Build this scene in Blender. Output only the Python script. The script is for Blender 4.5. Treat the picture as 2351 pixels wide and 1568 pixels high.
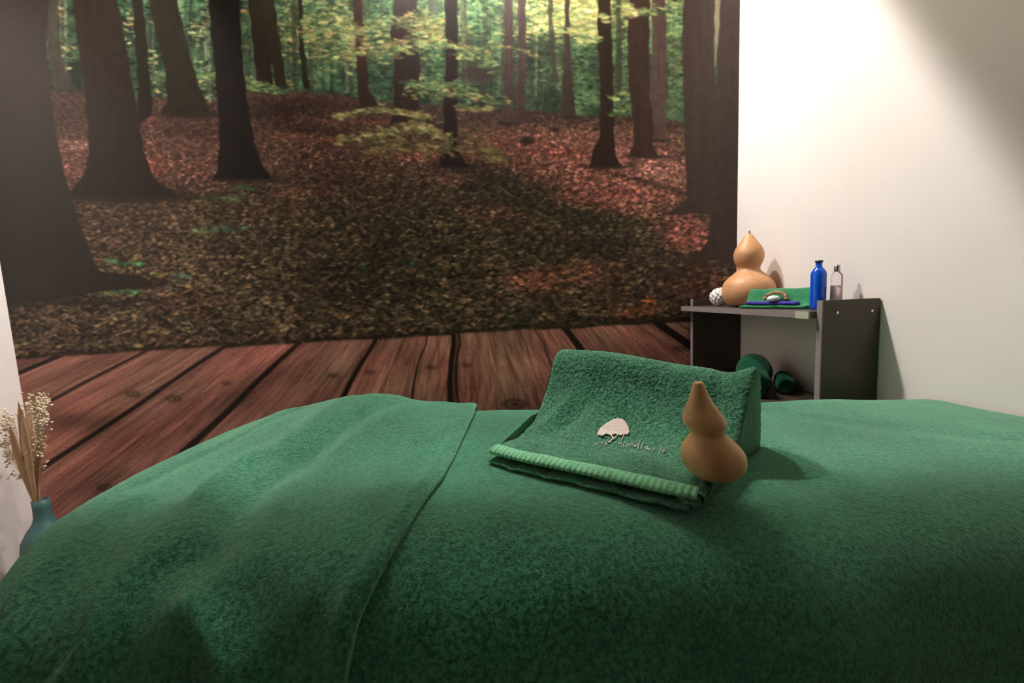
import bpy, bmesh, math, random
import numpy as np
from mathutils import Vector, Matrix, noise as mnoise

for o in list(bpy.data.objects): bpy.data.objects.remove(o)
sc = bpy.context.scene; col = sc.collection
rng = np.random.default_rng(7); random.seed(7)

# ------------------------------------------------------------------ camera
F, CX, CY = 1000.0, 1175.5, 784.0           # pixels in a 2351 x 1568 frame
def unit(v):
    v = np.array(v, float); return v/np.linalg.norm(v)
Yc = unit([(1145-CX)/F, -(678-CY)/F, -1]); Xc = unit([1, .045, -(.0305-.106*.045)])
Xc = unit(Xc-Yc*Xc.dot(Yc)); Zc = np.cross(Xc, Yc)
MW = np.stack([Xc, Yc, Zc], 1)              # world -> camera
CAM = np.array([0, 0, 1.08])
def at(px, py, ax, val):                    # where a sight line meets the plane axis=val
    d = MW.T@np.array([(px-CX)/F, -(py-CY)/F, -1.0]); return CAM+d*((val-CAM[ax])/d[ax])
def proj(P):
    c = (np.asarray(P, float)-CAM)@MW.T; return CX+F*c[..., 0]/-c[..., 2], CY-F*c[..., 1]/-c[..., 2]
cd = bpy.data.cameras.new('camera'); cam = bpy.data.objects.new('camera', cd); col.objects.link(cam)
cd.sensor_width = 36; cd.lens = 36*F/2351; cd.clip_start = .01
mm = Matrix([list(MW.T[i])+[CAM[i]] for i in range(3)]+[[0, 0, 0, 1]]); cam.matrix_world = mm
cd.dof.use_dof = True; cd.dof.focus_distance = .85; cd.dof.aperture_fstop = 5.6
sc.camera = cam
# ------------------------------------------------------------------ light
vs = sc.view_settings; vs.view_transform = 'Standard'; vs.look = 'None'; vs.gamma = 1; vs.use_curve_mapping = False
vs.exposure = 0.10
w = bpy.data.worlds.new('world'); sc.world = w; w.use_nodes = True
w.node_tree.nodes['Background'].inputs[0].default_value = (1, .93, .82, 1); w.node_tree.nodes['Background'].inputs[1].default_value = .003
def lamp(kind, name, loc, power, color, aim=None, **k):
    l = bpy.data.lights.new(name, kind); l.energy = power; l.color = color
    for a, b in k.items(): setattr(l, a, b)
    o = bpy.data.objects.new(name, l); col.objects.link(o); o.location = loc
    if aim: o.rotation_euler = Vector(aim).to_track_quat('-Z', 'Y').to_euler()
    return o
WARM = (1, .925, .875)
for n_, x, p in (('ceiling_washer', .12, 95), ('ceiling_washer', -.38, 105)):
    lamp('SPOT', n_, (x, 1.86, 2.88), p, WARM, (.0, .842, -.539), spot_size=math.radians(179), spot_blend=.045, shadow_soft_size=.05)
lamp('SPOT', 'left_downlight', (-1.25, 1.45, 2.90), 105, WARM, (-.42, .18, -.9), spot_size=math.radians(96), spot_blend=.8, shadow_soft_size=.05)
lamp('AREA', 'ambient_fill', (.66, 1.12, 2.93), 2.2, (1, .87, .50), (0.3, 0.0, -1), shape='RECTANGLE', size=.7, size_y=.6)  # unseen area light added near the ceiling as yellowish ambient fill

# ------------------------------------------------------------------ helpers
def lin(c):
    c = np.asarray(c, float)/255.; return np.where(c <= .04045, c/12.92, ((c+.055)/1.055)**2.4)
def tag(o, label=None, cat=None, group=None, kind=None):
    if label: o['label'] = label
    if cat: o['category'] = cat
    if group: o['group'] = group
    if kind: o['kind'] = kind
    return o
def link(name, me, mat=None, parent=None, smooth=True):
    o = bpy.data.objects.new(name, me); col.objects.link(o)
    if mat: me.materials.append(mat)
    if parent: o.parent = parent
    if smooth: me.polygons.foreach_set('use_smooth', [True]*len(me.polygons))
    return o
def mesh(name, v, f, mat=None, parent=None, smooth=True):
    me = bpy.data.meshes.new(name); me.from_pydata([tuple(p) for p in v], [], [tuple(q) for q in f]); me.update()
    return link(name, me, mat, parent, smooth)
def fromgrid(P, mat, name, parent=None, wrap_u=False, wrap_v=False, smooth=True, flip=False):
    nu, nv = P.shape[:2]; idx = np.arange(nu*nv).reshape(nu, nv)
    a = idx if not wrap_u else np.vstack([idx, idx[:1]])
    if wrap_v: a = np.hstack([a, a[:, :1]])
    q = np.stack([a[:-1, :-1], a[1:, :-1], a[1:, 1:], a[:-1, 1:]], -1).reshape(-1, 4)
    if flip: q = q[:, ::-1]
    me = bpy.data.meshes.new(name); me.vertices.add(nu*nv); me.vertices.foreach_set('co', P.reshape(-1).astype(np.float32))
    me.loops.add(q.size); me.loops.foreach_set('vertex_index', q.reshape(-1).astype(np.int32))
    me.polygons.add(len(q)); me.polygons.foreach_set('loop_start', np.arange(0, q.size, 4, dtype=np.int32))
    me.polygons.foreach_set('loop_total', np.full(len(q), 4, np.int32)); me.update(calc_edges=True)
    return link(name, me, mat, parent, smooth)
def empty(name, loc):
    o = bpy.data.objects.new(name, None); col.objects.link(o); o.location = loc; o.empty_display_size = .05; return o
def box(name, lo, hi, mat, parent=None, bevel=.0015, smooth=False):
    bm = bmesh.new(); bmesh.ops.create_cube(bm, size=1)
    c = [(a+b)/2 for a, b in zip(lo, hi)]; s = [b-a for a, b in zip(lo, hi)]
    for v in bm.verts: v.co = Vector([c[i]+v.co[i]*s[i] for i in range(3)])
    if bevel: bmesh.ops.bevel(bm, geom=bm.edges[:], offset=bevel, segments=2, affect='EDGES')
    me = bpy.data.meshes.new(name); bm.to_mesh(me); bm.free(); return link(name, me, mat, parent, smooth)
def prism(name, poly, z0, z1, mat, parent=None, bevel=.001):
    bm = bmesh.new(); f = bm.faces.new([bm.verts.new((x, y, z0)) for x, y in poly])
    r = bmesh.ops.extrude_face_region(bm, geom=[f])
    for v in r['geom']:
        if isinstance(v, bmesh.types.BMVert): v.co.z = z1
    bmesh.ops.recalc_face_normals(bm, faces=bm.faces[:])
    if bevel: bmesh.ops.bevel(bm, geom=bm.edges[:], offset=bevel, segments=2, affect='EDGES')
    me = bpy.data.meshes.new(name); bm.to_mesh(me); bm.free(); return link(name, me, mat, parent, False)
def cr(pts, n):                                  # Catmull-Rom through points
    pts = np.array(pts, float); P = np.vstack([2*pts[0]-pts[1], pts, 2*pts[-1]-pts[-2]]); out = []
    seg = len(pts)-1
    for t in np.linspace(0, seg-1e-9, n):
        i = int(t); u = t-i; a, b, c, d = P[i], P[i+1], P[i+2], P[i+3]
        out.append(.5*((2*b)+(c-a)*u+(2*a-5*b+4*c-d)*u*u+(3*b-a-3*c+d)*u**3))
    return np.array(out)
def resample(P, step):
    d = np.r_[0, np.cumsum(np.linalg.norm(np.diff(P, axis=0), axis=1))]; n = max(3, int(d[-1]/step)+1)
    s = np.linspace(0, d[-1], n); return np.stack([np.interp(s, d, P[:, k]) for k in range(P.shape[1])], 1)
def lathe(name, prof, mat, parent=None, seg=48, axis=None, loc=(0, 0, 0)):
    """prof: (r, z) rows; axis: function z -> (dx, dy) bending the axis"""
    a = np.linspace(0, 2*math.pi, seg, endpoint=False); P = np.zeros((len(prof), seg, 3))
    for i, (r, z) in enumerate(prof):
        dx, dy = axis(z) if axis else (0, 0)
        P[i, :, 0] = dx+r*np.cos(a)+loc[0]; P[i, :, 1] = dy+r*np.sin(a)+loc[1]; P[i, :, 2] = z+loc[2]
    return fromgrid(P, mat, name, parent, wrap_v=True, flip=True)
def tube(name, pts, r, mat, parent=None, seg=8, flat=1.0, up=(0, 0, 1)):
    pts = np.array(pts, float); n = len(pts); r = np.broadcast_to(np.asarray(r, float), (n,)); P = np.zeros((n, seg, 3))
    T = np.gradient(pts, axis=0); up = np.array(up, float)
    for i in range(n):
        t = T[i]/(np.linalg.norm(T[i])+1e-9); s = np.cross(t, up)
        if np.linalg.norm(s) < 1e-3: s = np.cross(t, [1, 0, 0])
        s /= np.linalg.norm(s); b = np.cross(s, t)
        for k in range(seg):
            a = 2*math.pi*k/seg; P[i, k] = pts[i]+r[i]*(math.cos(a)*s+flat*math.sin(a)*b)
    return fromgrid(P, mat, name, parent, wrap_v=True)
def vnoise(h, w, cy, cx, seed=0):
    g = np.random.default_rng(seed).random((cy+3, cx+3)); y = np.linspace(0, cy, h); x = np.linspace(0, cx, w)
    yi = y.astype(int); xi = x.astype(int); fy = y-yi; fx = x-xi; fy = fy*fy*(3-2*fy); fx = fx*fx*(3-2*fx)
    a = g[yi][:, xi]; b = g[yi][:, xi+1]; c = g[yi+1][:, xi]; d = g[yi+1][:, xi+1]
    return (a*(1-fx)+b*fx)*(1-fy)[:, None]+(c*(1-fx)+d*fx)*fy[:, None]
def samp(tex, u, v):                              # wrapping bilinear lookup
    h, w = tex.shape; u = u % w; v = v % h; x0 = np.floor(u).astype(int) % w; y0 = np.floor(v).astype(int) % h
    fx = u-np.floor(u); fy = v-np.floor(v); x1 = (x0+1) % w; y1 = (y0+1) % h
    return (tex[y0, x0]*(1-fx)+tex[y0, x1]*fx)*(1-fy)+(tex[y1, x0]*(1-fx)+tex[y1, x1]*fx)*fy

# ------------------------------------------------------------------ materials
def mat(name, color=(.5, .5, .5), rough=.6, **k):
    m = bpy.data.materials.new(name); m.use_nodes = True; b = m.node_tree.nodes['Principled BSDF']
    b.inputs['Base Color'].default_value = (*color[:3], 1); b.inputs['Roughness'].default_value = rough
    for a, v in k.items(): b.inputs[a.replace('_', ' ')].default_value = v
    return m, m.node_tree, b
def nd(t, kind, **k):
    x = t.nodes.new(kind)
    for a, v in k.items():
        if a in x.inputs: x.inputs[a].default_value = v
        else: setattr(x, a, v)
    return x
def noisy(name, c1, c2, scale, rough=.6, bump=0, bscale=None, detail=4, dist=.002, stretch=None, lo=.35, hi=.65, **k):
    m, t, b = mat(name, c1, rough, **k); tc = nd(t, 'ShaderNodeTexCoord'); src = tc.outputs['Object']
    if stretch:
        mp = nd(t, 'ShaderNodeMapping'); mp.inputs['Scale'].default_value = stretch; t.links.new(src, mp.inputs[0]); src = mp.outputs[0]
    n1 = nd(t, 'ShaderNodeTexNoise', Scale=scale, Detail=detail); r = nd(t, 'ShaderNodeValToRGB')
    r.color_ramp.elements[0].color = (*c1, 1); r.color_ramp.elements[1].color = (*c2, 1)
    r.color_ramp.elements[0].position = lo; r.color_ramp.elements[1].position = hi
    t.links.new(src, n1.inputs['Vector']); t.links.new(n1.outputs['Fac'], r.inputs[0]); t.links.new(r.outputs[0], b.inputs['Base Color'])
    if bump:
        n2 = nd(t, 'ShaderNodeTexNoise', Scale=bscale or scale, Detail=3); bp = nd(t, 'ShaderNodeBump', Strength=bump, Distance=dist)
        t.links.new(src, n2.inputs['Vector']); t.links.new(n2.outputs['Fac'], bp.inputs['Height']); t.links.new(bp.outputs[0], b.inputs['Normal'])
    return m
M_wall = noisy('wall_paint', (.80, .752, .712), (.83, .782, .742), 3, .75, bump=.05, bscale=220, dist=.001)
M_ceil = noisy('ceiling_paint', (.22, .21, .19), (.25, .24, .21), 3, .8)
M_far = noisy('far_wall_paint', (.10, .09, .08), (.12, .11, .10), 3, .8)
FZ = -.10
M_floor = noisy('floor_wood', (.05, .032, .024), (.09, .055, .04), 6, .5, stretch=(1, 12, 1))

def pile(name, dark, light, sheen, s1, s2, bump, dist, tint=(.62, 1, .74), patch=4, pd=.72):
    m, t, b = mat(name, dark, .95); b.inputs['Sheen Weight'].default_value = sheen; b.inputs['Sheen Tint'].default_value = (*tint, 1); b.inputs['Sheen Roughness'].default_value = .38
    b.inputs['Specular IOR Level'].default_value = .12
    tc = nd(t, 'ShaderNodeTexCoord'); src = tc.outputs['Object']
    a = nd(t, 'ShaderNodeTexNoise', Scale=s1, Detail=5, Roughness=.65); c = nd(t, 'ShaderNodeTexNoise', Scale=s2, Detail=2, Roughness=.5); d = nd(t, 'ShaderNodeTexNoise', Scale=patch, Detail=4, Roughness=.6)
    for x in (a, c, d): t.links.new(src, x.inputs['Vector'])
    ad = nd(t, 'ShaderNodeMath', operation='ADD'); t.links.new(a.outputs['Fac'], ad.inputs[0]); t.links.new(c.outputs['Fac'], ad.inputs[1])
    r = nd(t, 'ShaderNodeMapRange'); r.inputs['From Min'].default_value = .78; r.inputs['From Max'].default_value = 1.22; t.links.new(ad.outputs[0], r.inputs['Value'])
    mx = nd(t, 'ShaderNodeMix', data_type='RGBA'); mx.inputs['A'].default_value = (*dark, 1); mx.inputs['B'].default_value = (*light, 1)
    t.links.new(r.outputs[0], mx.inputs['Factor'])
    r2 = nd(t, 'ShaderNodeMapRange'); r2.inputs['From Min'].default_value = .35; r2.inputs['From Max'].default_value = .65; r2.inputs['To Min'].default_value = pd; r2.inputs['To Max'].default_value = 1.15
    t.links.new(d.outputs['Fac'], r2.inputs['Value'])
    mu = nd(t, 'ShaderNodeVectorMath', operation='SCALE'); t.links.new(mx.outputs['Result'], mu.inputs[0]); t.links.new(r2.outputs[0], mu.inputs['Scale'])
    t.links.new(mu.outputs[0], b.inputs['Base Color'])
    bp = nd(t, 'ShaderNodeBump', Strength=bump, Distance=dist); t.links.new(ad.outputs[0], bp.inputs['Height']); t.links.new(bp.outputs[0], b.inputs['Normal'])
    return m
M_fleece = pile('green_fleece', (.016, .140, .074), (.105, .440, .262), .85, 430, 170, .9, .004)
M_towel = pile('green_terry', (.012, .115, .06), (.13, .43, .26), .7, 420, 190, 1.0, .004, patch=12, pd=.85)
M_band = pile('green_woven_band', (.13, .38, .20), (.22, .50, .30), .3, 500, 250, .4, .001, patch=12, pd=.9)
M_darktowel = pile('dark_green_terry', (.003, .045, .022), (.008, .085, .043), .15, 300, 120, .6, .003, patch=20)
M_shelftowel = pile('shelf_green_cloth', (.03, .19, .085), (.06, .27, .13), .2, 400, 200, .5, .001, patch=20, pd=.9)
M_purple = pile('purple_cloth', (.05, .03, .30), (.09, .06, .46), .2, 300, 150, .5, .001, tint=(.7, .6, 1), patch=30, pd=.7)
M_thread = noisy('white_thread', (.62, .50, .44), (.85, .74, .68), 500, .8, bump=.5, bscale=600, dist=.001)
M_board = noisy('dark_laminate', (.046, .028, .019), (.056, .036, .026), 8, .45, stretch=(1, 1, .2))
M_boardtop = noisy('shelf_top_laminate', (.06, .042, .042), (.07, .05, .05), 8, .4)
M_edge = noisy('grey_edge_band', (.22, .19, .185), (.26, .225, .22), 20, .5)
M_clear = mat('pale_end_cap', (.45, .46, .36), .35)[0]
M_metal = mat('nickel', (.7, .65, .58), .3, Metallic=1.0)[0]
M_gourd = noisy('gourd_skin', (.56, .27, .10), (.80, .48, .22), 14, .42, bump=.12, bscale=40, detail=6, dist=.002)
M_gourd2 = noisy('gourd_skin_pale', (.56, .27, .12), (.70, .38, .19), 9, .5, bump=.1, bscale=30, detail=6)
M_stem = noisy('gourd_stem', (.12, .08, .04), (.28, .2, .11), 60, .8, bump=.5, bscale=90)
M_white = noisy('white_ceramic', (.62, .62, .62), (.85, .84, .82), 60, .6, bump=.4, bscale=120)
M_leafg = noisy('sprig_green', (.03, .10, .03), (.12, .26, .09), 50, .6)
M_twig = noisy('brown_twig', (.22, .10, .05), (.42, .22, .11), 80, .7, bump=.5, bscale=120)
M_soap = noisy('pale_stone', (.55, .65, .60), (.72, .78, .72), 30, .4)
M_blue = mat('cobalt_glass', (.0, .085, .62), .12, Coat_Weight=.3)[0]
_b = M_blue.node_tree.nodes['Principled BSDF']; _b.inputs['Transmission Weight'].default_value = .35; _b.inputs['Base Color'].default_value = (.0, .12, .85, 1)
M_cap = mat('dark_cap', (.01, .015, .06), .4)[0]
M_glass = mat('clear_glass', (1, .97, .97), .03, Transmission_Weight=1.0, IOR=1.45)[0]
M_silver = mat('silver_cap', (.45, .42, .40), .3, Metallic=1.0)[0]
M_liquid = mat('pink_lotion', (.75, .62, .62), .4)[0]
M_vase = noisy('teal_glaze', (.045, .115, .115), (.06, .14, .135), 8, .45)
M_dry = noisy('dried_leaf', (.42, .23, .12), (.60, .38, .22), 25, .8, stretch=(1, 1, .15), bump=.4, bscale=60)
M_dry2 = noisy('dried_leaf_tan', (.50, .31, .17), (.68, .47, .28), 25, .8, stretch=(1, 1, .15))
M_blos = noisy('dried_blossom', (.62, .48, .30), (.85, .76, .60), 40, .8)
M_couch = mat('couch_vinyl', (.5, .48, .44), .5)[0]
M_leg = noisy('table_leg_wood', (.3, .18, .09), (.42, .27, .15), 20, .5)

# ------------------------------------------------------------------ room shell
XL, XR, YM, YB, ZH = -2.172, 1.10, 2.0, -2.4, 2.97
def slab(name, lo, hi, m):
    o = box(name, lo, hi, m, None, 0); tag(o, kind='structure'); return o
slab('floor', (XL-.1, YB-.1, FZ-.1), (XR+.1, YM+.1, FZ), M_floor)
slab('ceiling', (XL-.1, YB-.1, ZH), (XR+.1, YM+.1, ZH+.1), M_ceil)
slab('wall_left', (XL-.1, YB, FZ), (XL, YM, ZH), M_wall)
slab('wall_right', (XR, YB, FZ), (XR+.1, YM, ZH), M_wall)
slab('wall_front', (XL-.1, YB-.1, FZ), (XR+.1, YB, ZH), M_far)
slab('wall_back', (XL-.1, YM, FZ), (XR+.1, YM+.1, ZH), M_wall)
# ------------------------------------------------------------------ printed forest mural
def paint_mural():
    """The print of the wallpaper, drawn shape by shape. Coordinates below are in print units, scaled by S."""
    S = .62; X0, Y0, X1, Y1 = -175, -180, 1775, 1330
    W, H = int((X1-X0)*S), int((Y1-Y0)*S); g = np.random.default_rng(11)
    px = X0+(np.arange(W)+.5)/S; py = Y0+(np.arange(H)+.5)/S; PX, PY = np.meshgrid(px, py)
    img = np.zeros((H, W, 3), np.float32)
    def rgb(c): return np.array(c, np.float32)/255
    def polymask(pts, soft=1.2):
        pts = np.array(pts, float); x0, y0 = pts.min(0)-3; x1, y1 = pts.max(0)+3
        i0, i1 = max(0, int((y0-Y0)*S)), min(H, int((y1-Y0)*S)+2); j0, j1 = max(0, int((x0-X0)*S)), min(W, int((x1-X0)*S)+2)
        if i0 >= i1 or j0 >= j1: return None
        acc = np.zeros((i1-i0, j1-j0), np.float32)
        for sy in (-.25, .25):
            for sx in (-.25, .25):
                x = PX[i0:i1, j0:j1]+sx/S; y = PY[i0:i1, j0:j1]+sy/S; ins = np.zeros(x.shape, bool)
                for (ax, ay), (bx, by) in zip(pts, np.roll(pts, -1, 0)):
                    if ay == by: continue
                    c = ((ay > y) != (by > y)); ins ^= c & (x < (bx-ax)*(y-ay)/(by-ay)+ax)
                acc += ins
        return (slice(i0, i1), slice(j0, j1)), acc/4
    def fill(pts, c, a=1.0, tex=None):
        r = polymask(pts)
        if r is None: return
        sl, m = r; m = (m*a)[..., None]; cc = rgb(c) if not isinstance(c, np.ndarray) or c.ndim == 1 and c.max() > 1 else c
        cc = np.broadcast_to(cc, img[sl].shape)
        if tex is not None: cc = cc*tex[sl][..., None]
        img[sl] = img[sl]*(1-m)+cc*m
    def blob(x, y, rx, ry, c, a=1.0, ang=0., hard=2.0):
        R = max(rx, ry)*1.6+2; i0, i1 = max(0, int((y-R-Y0)*S)), min(H, int((y+R-Y0)*S)+1); j0, j1 = max(0, int((x-R-X0)*S)), min(W, int((x+R-X0)*S)+1)
        if i0 >= i1 or j0 >= j1: return
        dx = PX[i0:i1, j0:j1]-x; dy = PY[i0:i1, j0:j1]-y; ca, sa = math.cos(ang), math.sin(ang)
        d = ((dx*ca+dy*sa)/rx)**2+((-dx*sa+dy*ca)/ry)**2; m = (np.exp(-d**hard)*a)[..., None]
        img[i0:i1, j0:j1] = img[i0:i1, j0:j1]*(1-m)+c*m
    def dab(x, y, rx, ry, c, a, ang):
        R = rx+1.5/S; Q = max(ry, abs(math.sin(ang))*rx)+1.5/S
        i0, i1 = int((y-Q-Y0)*S), int((y+Q-Y0)*S)+2; j0, j1 = int((x-R-X0)*S), int((x+R-X0)*S)+2
        if i0 < 0 or j0 < 0 or i1 > H or j1 > W: return
        dx = PX[i0:i1, j0:j1]-x; dy = PY[i0:i1, j0:j1]-y; ca, sa = math.cos(ang), math.sin(ang)
        d = ((dx*ca+dy*sa)/rx)**2+((-dx*sa+dy*ca)/ry)**2; m = (np.clip(1.6-d, 0, 1)*a)[..., None]
        img[i0:i1, j0:j1] += (c-img[i0:i1, j0:j1])*m
    N = lambda cy, cx, s: vnoise(H, W, cy, cx, s).astype(np.float32)
    # forest depth behind the trees
    n1 = N(26, 34, 1); n2 = N(60, 80, 2); n3 = N(130, 90, 3)
    v = np.clip(.5+(n1-.5)*1.0+(n2-.5)*.8+(n3-.5)*.5, 0, 1)[..., None]
    gx = np.clip((PX-200)/1300, 0, 1)[..., None]; gy = np.clip(1-(PY+40)/330, 0, 1)[..., None]
    dark = rgb((22, 34, 24))*(1-gx)+rgb((42, 56, 40))*gx; mid = rgb((52, 82, 56))*(1-gx)+rgb((84, 112, 78))*gx
    img[:] = dark*(1-v)+mid*v; img += rgb((26, 42, 22))*gy*v
    img += (rgb((60, 60, 40))*np.exp(-((PX-1370)/230)**2-((PY-0)/75)**2)[..., None]).astype(np.float32)
    # faint far trunks
    for k in range(190):
        x = g.uniform(100, 1600); wdt = g.uniform(2, 9)*(1 if k > 40 else 1.6); y1 = g.uniform(200, 262); y0 = g.uniform(-180, 60); lean = g.normal(0, .03)
        lum = g.uniform(.5, 1.35); c = (np.array((50, 54, 40)) if g.random() < .65 else np.array((100, 110, 84)))*lum
        fill([(x-lean*300, y0), (x-lean*300+wdt, y0), (x+wdt*1.2, y1), (x-wdt*.1, y1)], c, g.uniform(.3, .75))
    def leaves(cx, cy, rx, ry, n, cols, size=(3, 9), a=(.35, .9), slope=.0):
        for _ in range(n):
            x = g.normal(cx, rx*.5); y = g.normal(cy, ry*.5)+slope*(x-cx); s = g.uniform(*size); c = rgb(cols[g.integers(len(cols))])*g.uniform(.65, 1.25)
            dab(x, y, s, s*g.uniform(.22, .45), c, g.uniform(*a), g.normal(slope, .25))
    TEAL = [(42, 70, 50), (54, 86, 60), (36, 56, 42), (76, 104, 74), (28, 40, 30)]
    GRN = [(72, 96, 54), (96, 118, 72), (54, 76, 46), (120, 136, 86), (40, 54, 34), (138, 138, 82)]
    YEL = [(186, 180, 112), (160, 168, 98), (204, 198, 140), (128, 146, 84), (172, 150, 96), (110, 130, 74)]
    OLV = [(116, 116, 66), (144, 136, 86), (86, 92, 52), (150, 120, 78), (66, 66, 40)]
    nn = N(30, 30, 9); n_ = 0
    for _ in range(9500):
        x = g.uniform(95, 1600); y = g.uniform(-180, 262); q = samp(nn, np.array((x-X0)*S), np.array((y-Y0)*S))
        pal = GRN if g.random() < (.35 if x > 560 else .2) else TEAL
        k = .45+.85*q+(.15 if x > 1150 else 0)-(.22 if x < 500 else 0)-.22*(y > 110); s = g.uniform(3, 8)
        dab(x, y, s, s*g.uniform(.2, .45), rgb(pal[g.integers(len(pal))])*k*g.uniform(.6, 1.25), g.uniform(.25, .75), g.normal(0, .3))
    leaves(720, 60, 170, 90, 800, GRN+OLV); leaves(820, 110, 130, 60, 420, GRN+OLV); leaves(1000, 60, 120, 90, 500, GRN)
    leaves(1000, 180, 60, 50, 200, TEAL+GRN); leaves(860, 180, 50, 60, 250, TEAL); leaves(1200, 20, 90, 90, 420, GRN)
    leaves(1330, 15, 120, 45, 900, YEL, (3, 10)); leaves(1290, 60, 130, 24, 380, YEL); leaves(1340, -80, 260, 80, 1200, YEL+GRN, (4, 11))
    leaves(1480, 15, 90, 40, 420, YEL+GRN); leaves(1540, 110, 60, 110, 420, GRN+YEL[3:], a=(.2, .6)); leaves(1430, 60, 35, 60, 260, GRN); leaves(700, -90, 420, 90, 1400, GRN+TEAL)
    leaves(1330, 150, 90, 110, 420, TEAL+GRN, a=(.2, .6)); leaves(1180, 160, 60, 110, 200, [(90, 104, 80), (70, 84, 64)], a=(.15, .4))
    for cx_, cy_ in ((130, 40), (150, 130), (300, 60), (350, 150), (365, 200), (455, 60), (460, 165), (472, 205)): leaves(cx_, cy_, 26, 46, 90, OLV+TEAL+[(178, 160, 112)], (2, 7))
    leaves(640, 190, 36, 14, 60, OLV, (3, 8))
    # ---------------------------------------------------------- leaf litter floor
    bX, bY = PX[::4, ::4], PY[::4, ::4]; base = np.zeros((*bX.shape, 3), np.float32); base[:] = rgb((78, 60, 40))
    def add(x, y, rx, ry, c, a, ang=0., h=1.5):
        ca, sa = math.cos(ang), math.sin(ang); dx = bX-x; dy = bY-y
        m = (np.exp(-((((dx*ca+dy*sa)/rx)**2+((-dx*sa+dy*ca)/ry)**2)**h))*a)[..., None]; base[:] = base*(1-m)+rgb(c)*m
    add(600, 300, 900, 130, (112, 74, 58), .9); add(250, 560, 260, 160, (112, 84, 60), .7); add(430, 380, 170, 60, (118, 74, 60), .7)
    add(1050, 560, 560, 150, (84, 70, 48), .8); add(700, 700, 700, 90, (94, 78, 54), .7); add(1350, 680, 260, 60, (84, 60, 44), .5)
    add(250, 230, 200, 60, (96, 66, 52), .8); add(170, 330, 40, 12, (196, 140, 116), .9); add(160, 385, 40, 60, (158, 96, 82), .8); add(350, 380, 26, 20, (170, 80, 64), .6); add(350, 275, 22, 12, (140, 76, 56), .7)
    add(1360, 350, 210, 90, (176, 104, 88), .95, .12); add(1500, 400, 140, 60, (184, 120, 104), .9, .25); add(1200, 330, 130, 24, (150, 86, 70), .8, .05); add(1180, 262, 220, 16, (124, 84, 66), .7, .05)
    add(1400, 300, 190, 12, (150, 112, 80), .5, .05); add(1430, 445, 120, 40, (184, 104, 90), .9, .1); add(1300, 452, 60, 14, (150, 84, 68), .7); add(1500, 470, 60, 26, (146, 92, 72), .8)
    add(1565, 530, 62, 42, (172, 92, 80), .95); add(1590, 556, 50, 16, (186, 96, 84), .7); add(1040, 407, 46, 14, (172, 98, 80), .9); add(1180, 490, 100, 26, (120, 78, 52), .8, .05); add(1070, 350, 30, 12, (150, 74, 60), .5)
    add(985, 355, 70, 18, (146, 78, 60), .7); add(750, 272, 120, 10, (156, 90, 66), .8, .05); add(700, 315, 90, 12, (140, 80, 58), .6, .04); add(880, 275, 40, 10, (168, 84, 70), .7)
    add(1230, 640, 70, 26, (168, 98, 76), .9, -.05); add(1350, 620, 70, 30, (140, 86, 62), .75); add(1420, 690, 60, 26, (120, 80, 52), .6); add(1460, 715, 60, 12, (150, 84, 50), .8, -.15); add(1487, 690, 14, 14, (170, 84, 40), .8)
    add(700, 440, 70, 14, (128, 76, 56), .6); add(1100, 300, 60, 20, (140, 104, 76), .6, .1); add(1300, 232, 300, 12, (112, 80, 66), .5)
    add(640, 480, 90, 24, (104, 72, 46), .5); add(1620, 660, 80, 40, (96, 54, 38), .7); add(1630, 740, 90, 14, (50, 32, 22), .8)
    add(1100, 250, 620, 34, (92, 68, 56), .75, .04); add(500, 260, 500, 30, (76, 52, 42), .6); add(1370, 318, 210, 22, (150, 100, 82), .5, .05)
    # shade printed between the trunks
    add(1150, 430, 160, 34, (62, 54, 34), .75, .32); add(1330, 500, 170, 26, (60, 54, 34), .8, .18); add(1420, 570, 150, 22, (66, 52, 36), .8, .06); add(1000, 560, 160, 60, (66, 56, 34), .5); add(780, 620, 160, 60, (62, 50, 32), .4)
    add(1510, 425, 110, 7, (66, 48, 34), .75, .28); add(1400, 395, 120, 5, (84, 50, 40), .5, .25); add(760, 300, 200, 9, (62, 44, 32), .6, .06); add(900, 320, 120, 8, (72, 52, 36), .5); add(640, 250, 90, 16, (64, 42, 32), .8); add(440, 300, 90, 16, (70, 44, 34), .6)
    add(230, 690, 130, 16, (52, 40, 28), .7); add(430, 690, 120, 30, (72, 50, 34), .6); add(260, 790, 500, 10, (92, 78, 48), .4); add(1400, 735, 150, 9, (50, 34, 24), .75); add(620, 650, 120, 40, (62, 46, 30), .4)
    add(1300, 350, 60, 10, (120, 58, 46), .5); add(1210, 323, 20, 5, (60, 40, 34), .7); add(1380, 470, 80, 8, (120, 70, 52), .5, .1)
    base[:] = base*.9+.1*base.mean(-1, keepdims=True); base *= (1.0+.16*np.clip((bY-420)/380, 0, 1))[..., None]
    base = np.repeat(np.repeat(base, 4, 0), 4, 1)[:H, :W]
    gtop = [(X0, 205), (200, 207), (480, 232), (560, 200), (640, 203), (760, 214), (870, 232), (1000, 238), (1140, 250), (1205, 248), (1300, 262), (1380, 268), (1470, 262), (1600, 285), (X1, 290)]
    gx_ = np.interp(px, [a for a, b in gtop], [b for a, b in gtop]); gnd = np.clip((PY-gx_[None]+5*(N(200, 240, 5)-.5)*2)/4, 0, 1)
    k = (gnd)[..., None]; img[:] = img*(1-k)+base*.62*k*(0.7+.6*N(300, 240, 12))[..., None]
    dk = lambda x: 821-(x-45)*.0545
    n = 105000; ys = 200+(g.random(n)**1.0)*640; xs = g.uniform(X0+12, X1-12, n); o = np.argsort(g.random(n)); m1 = N(18, 26, 21)
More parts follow.
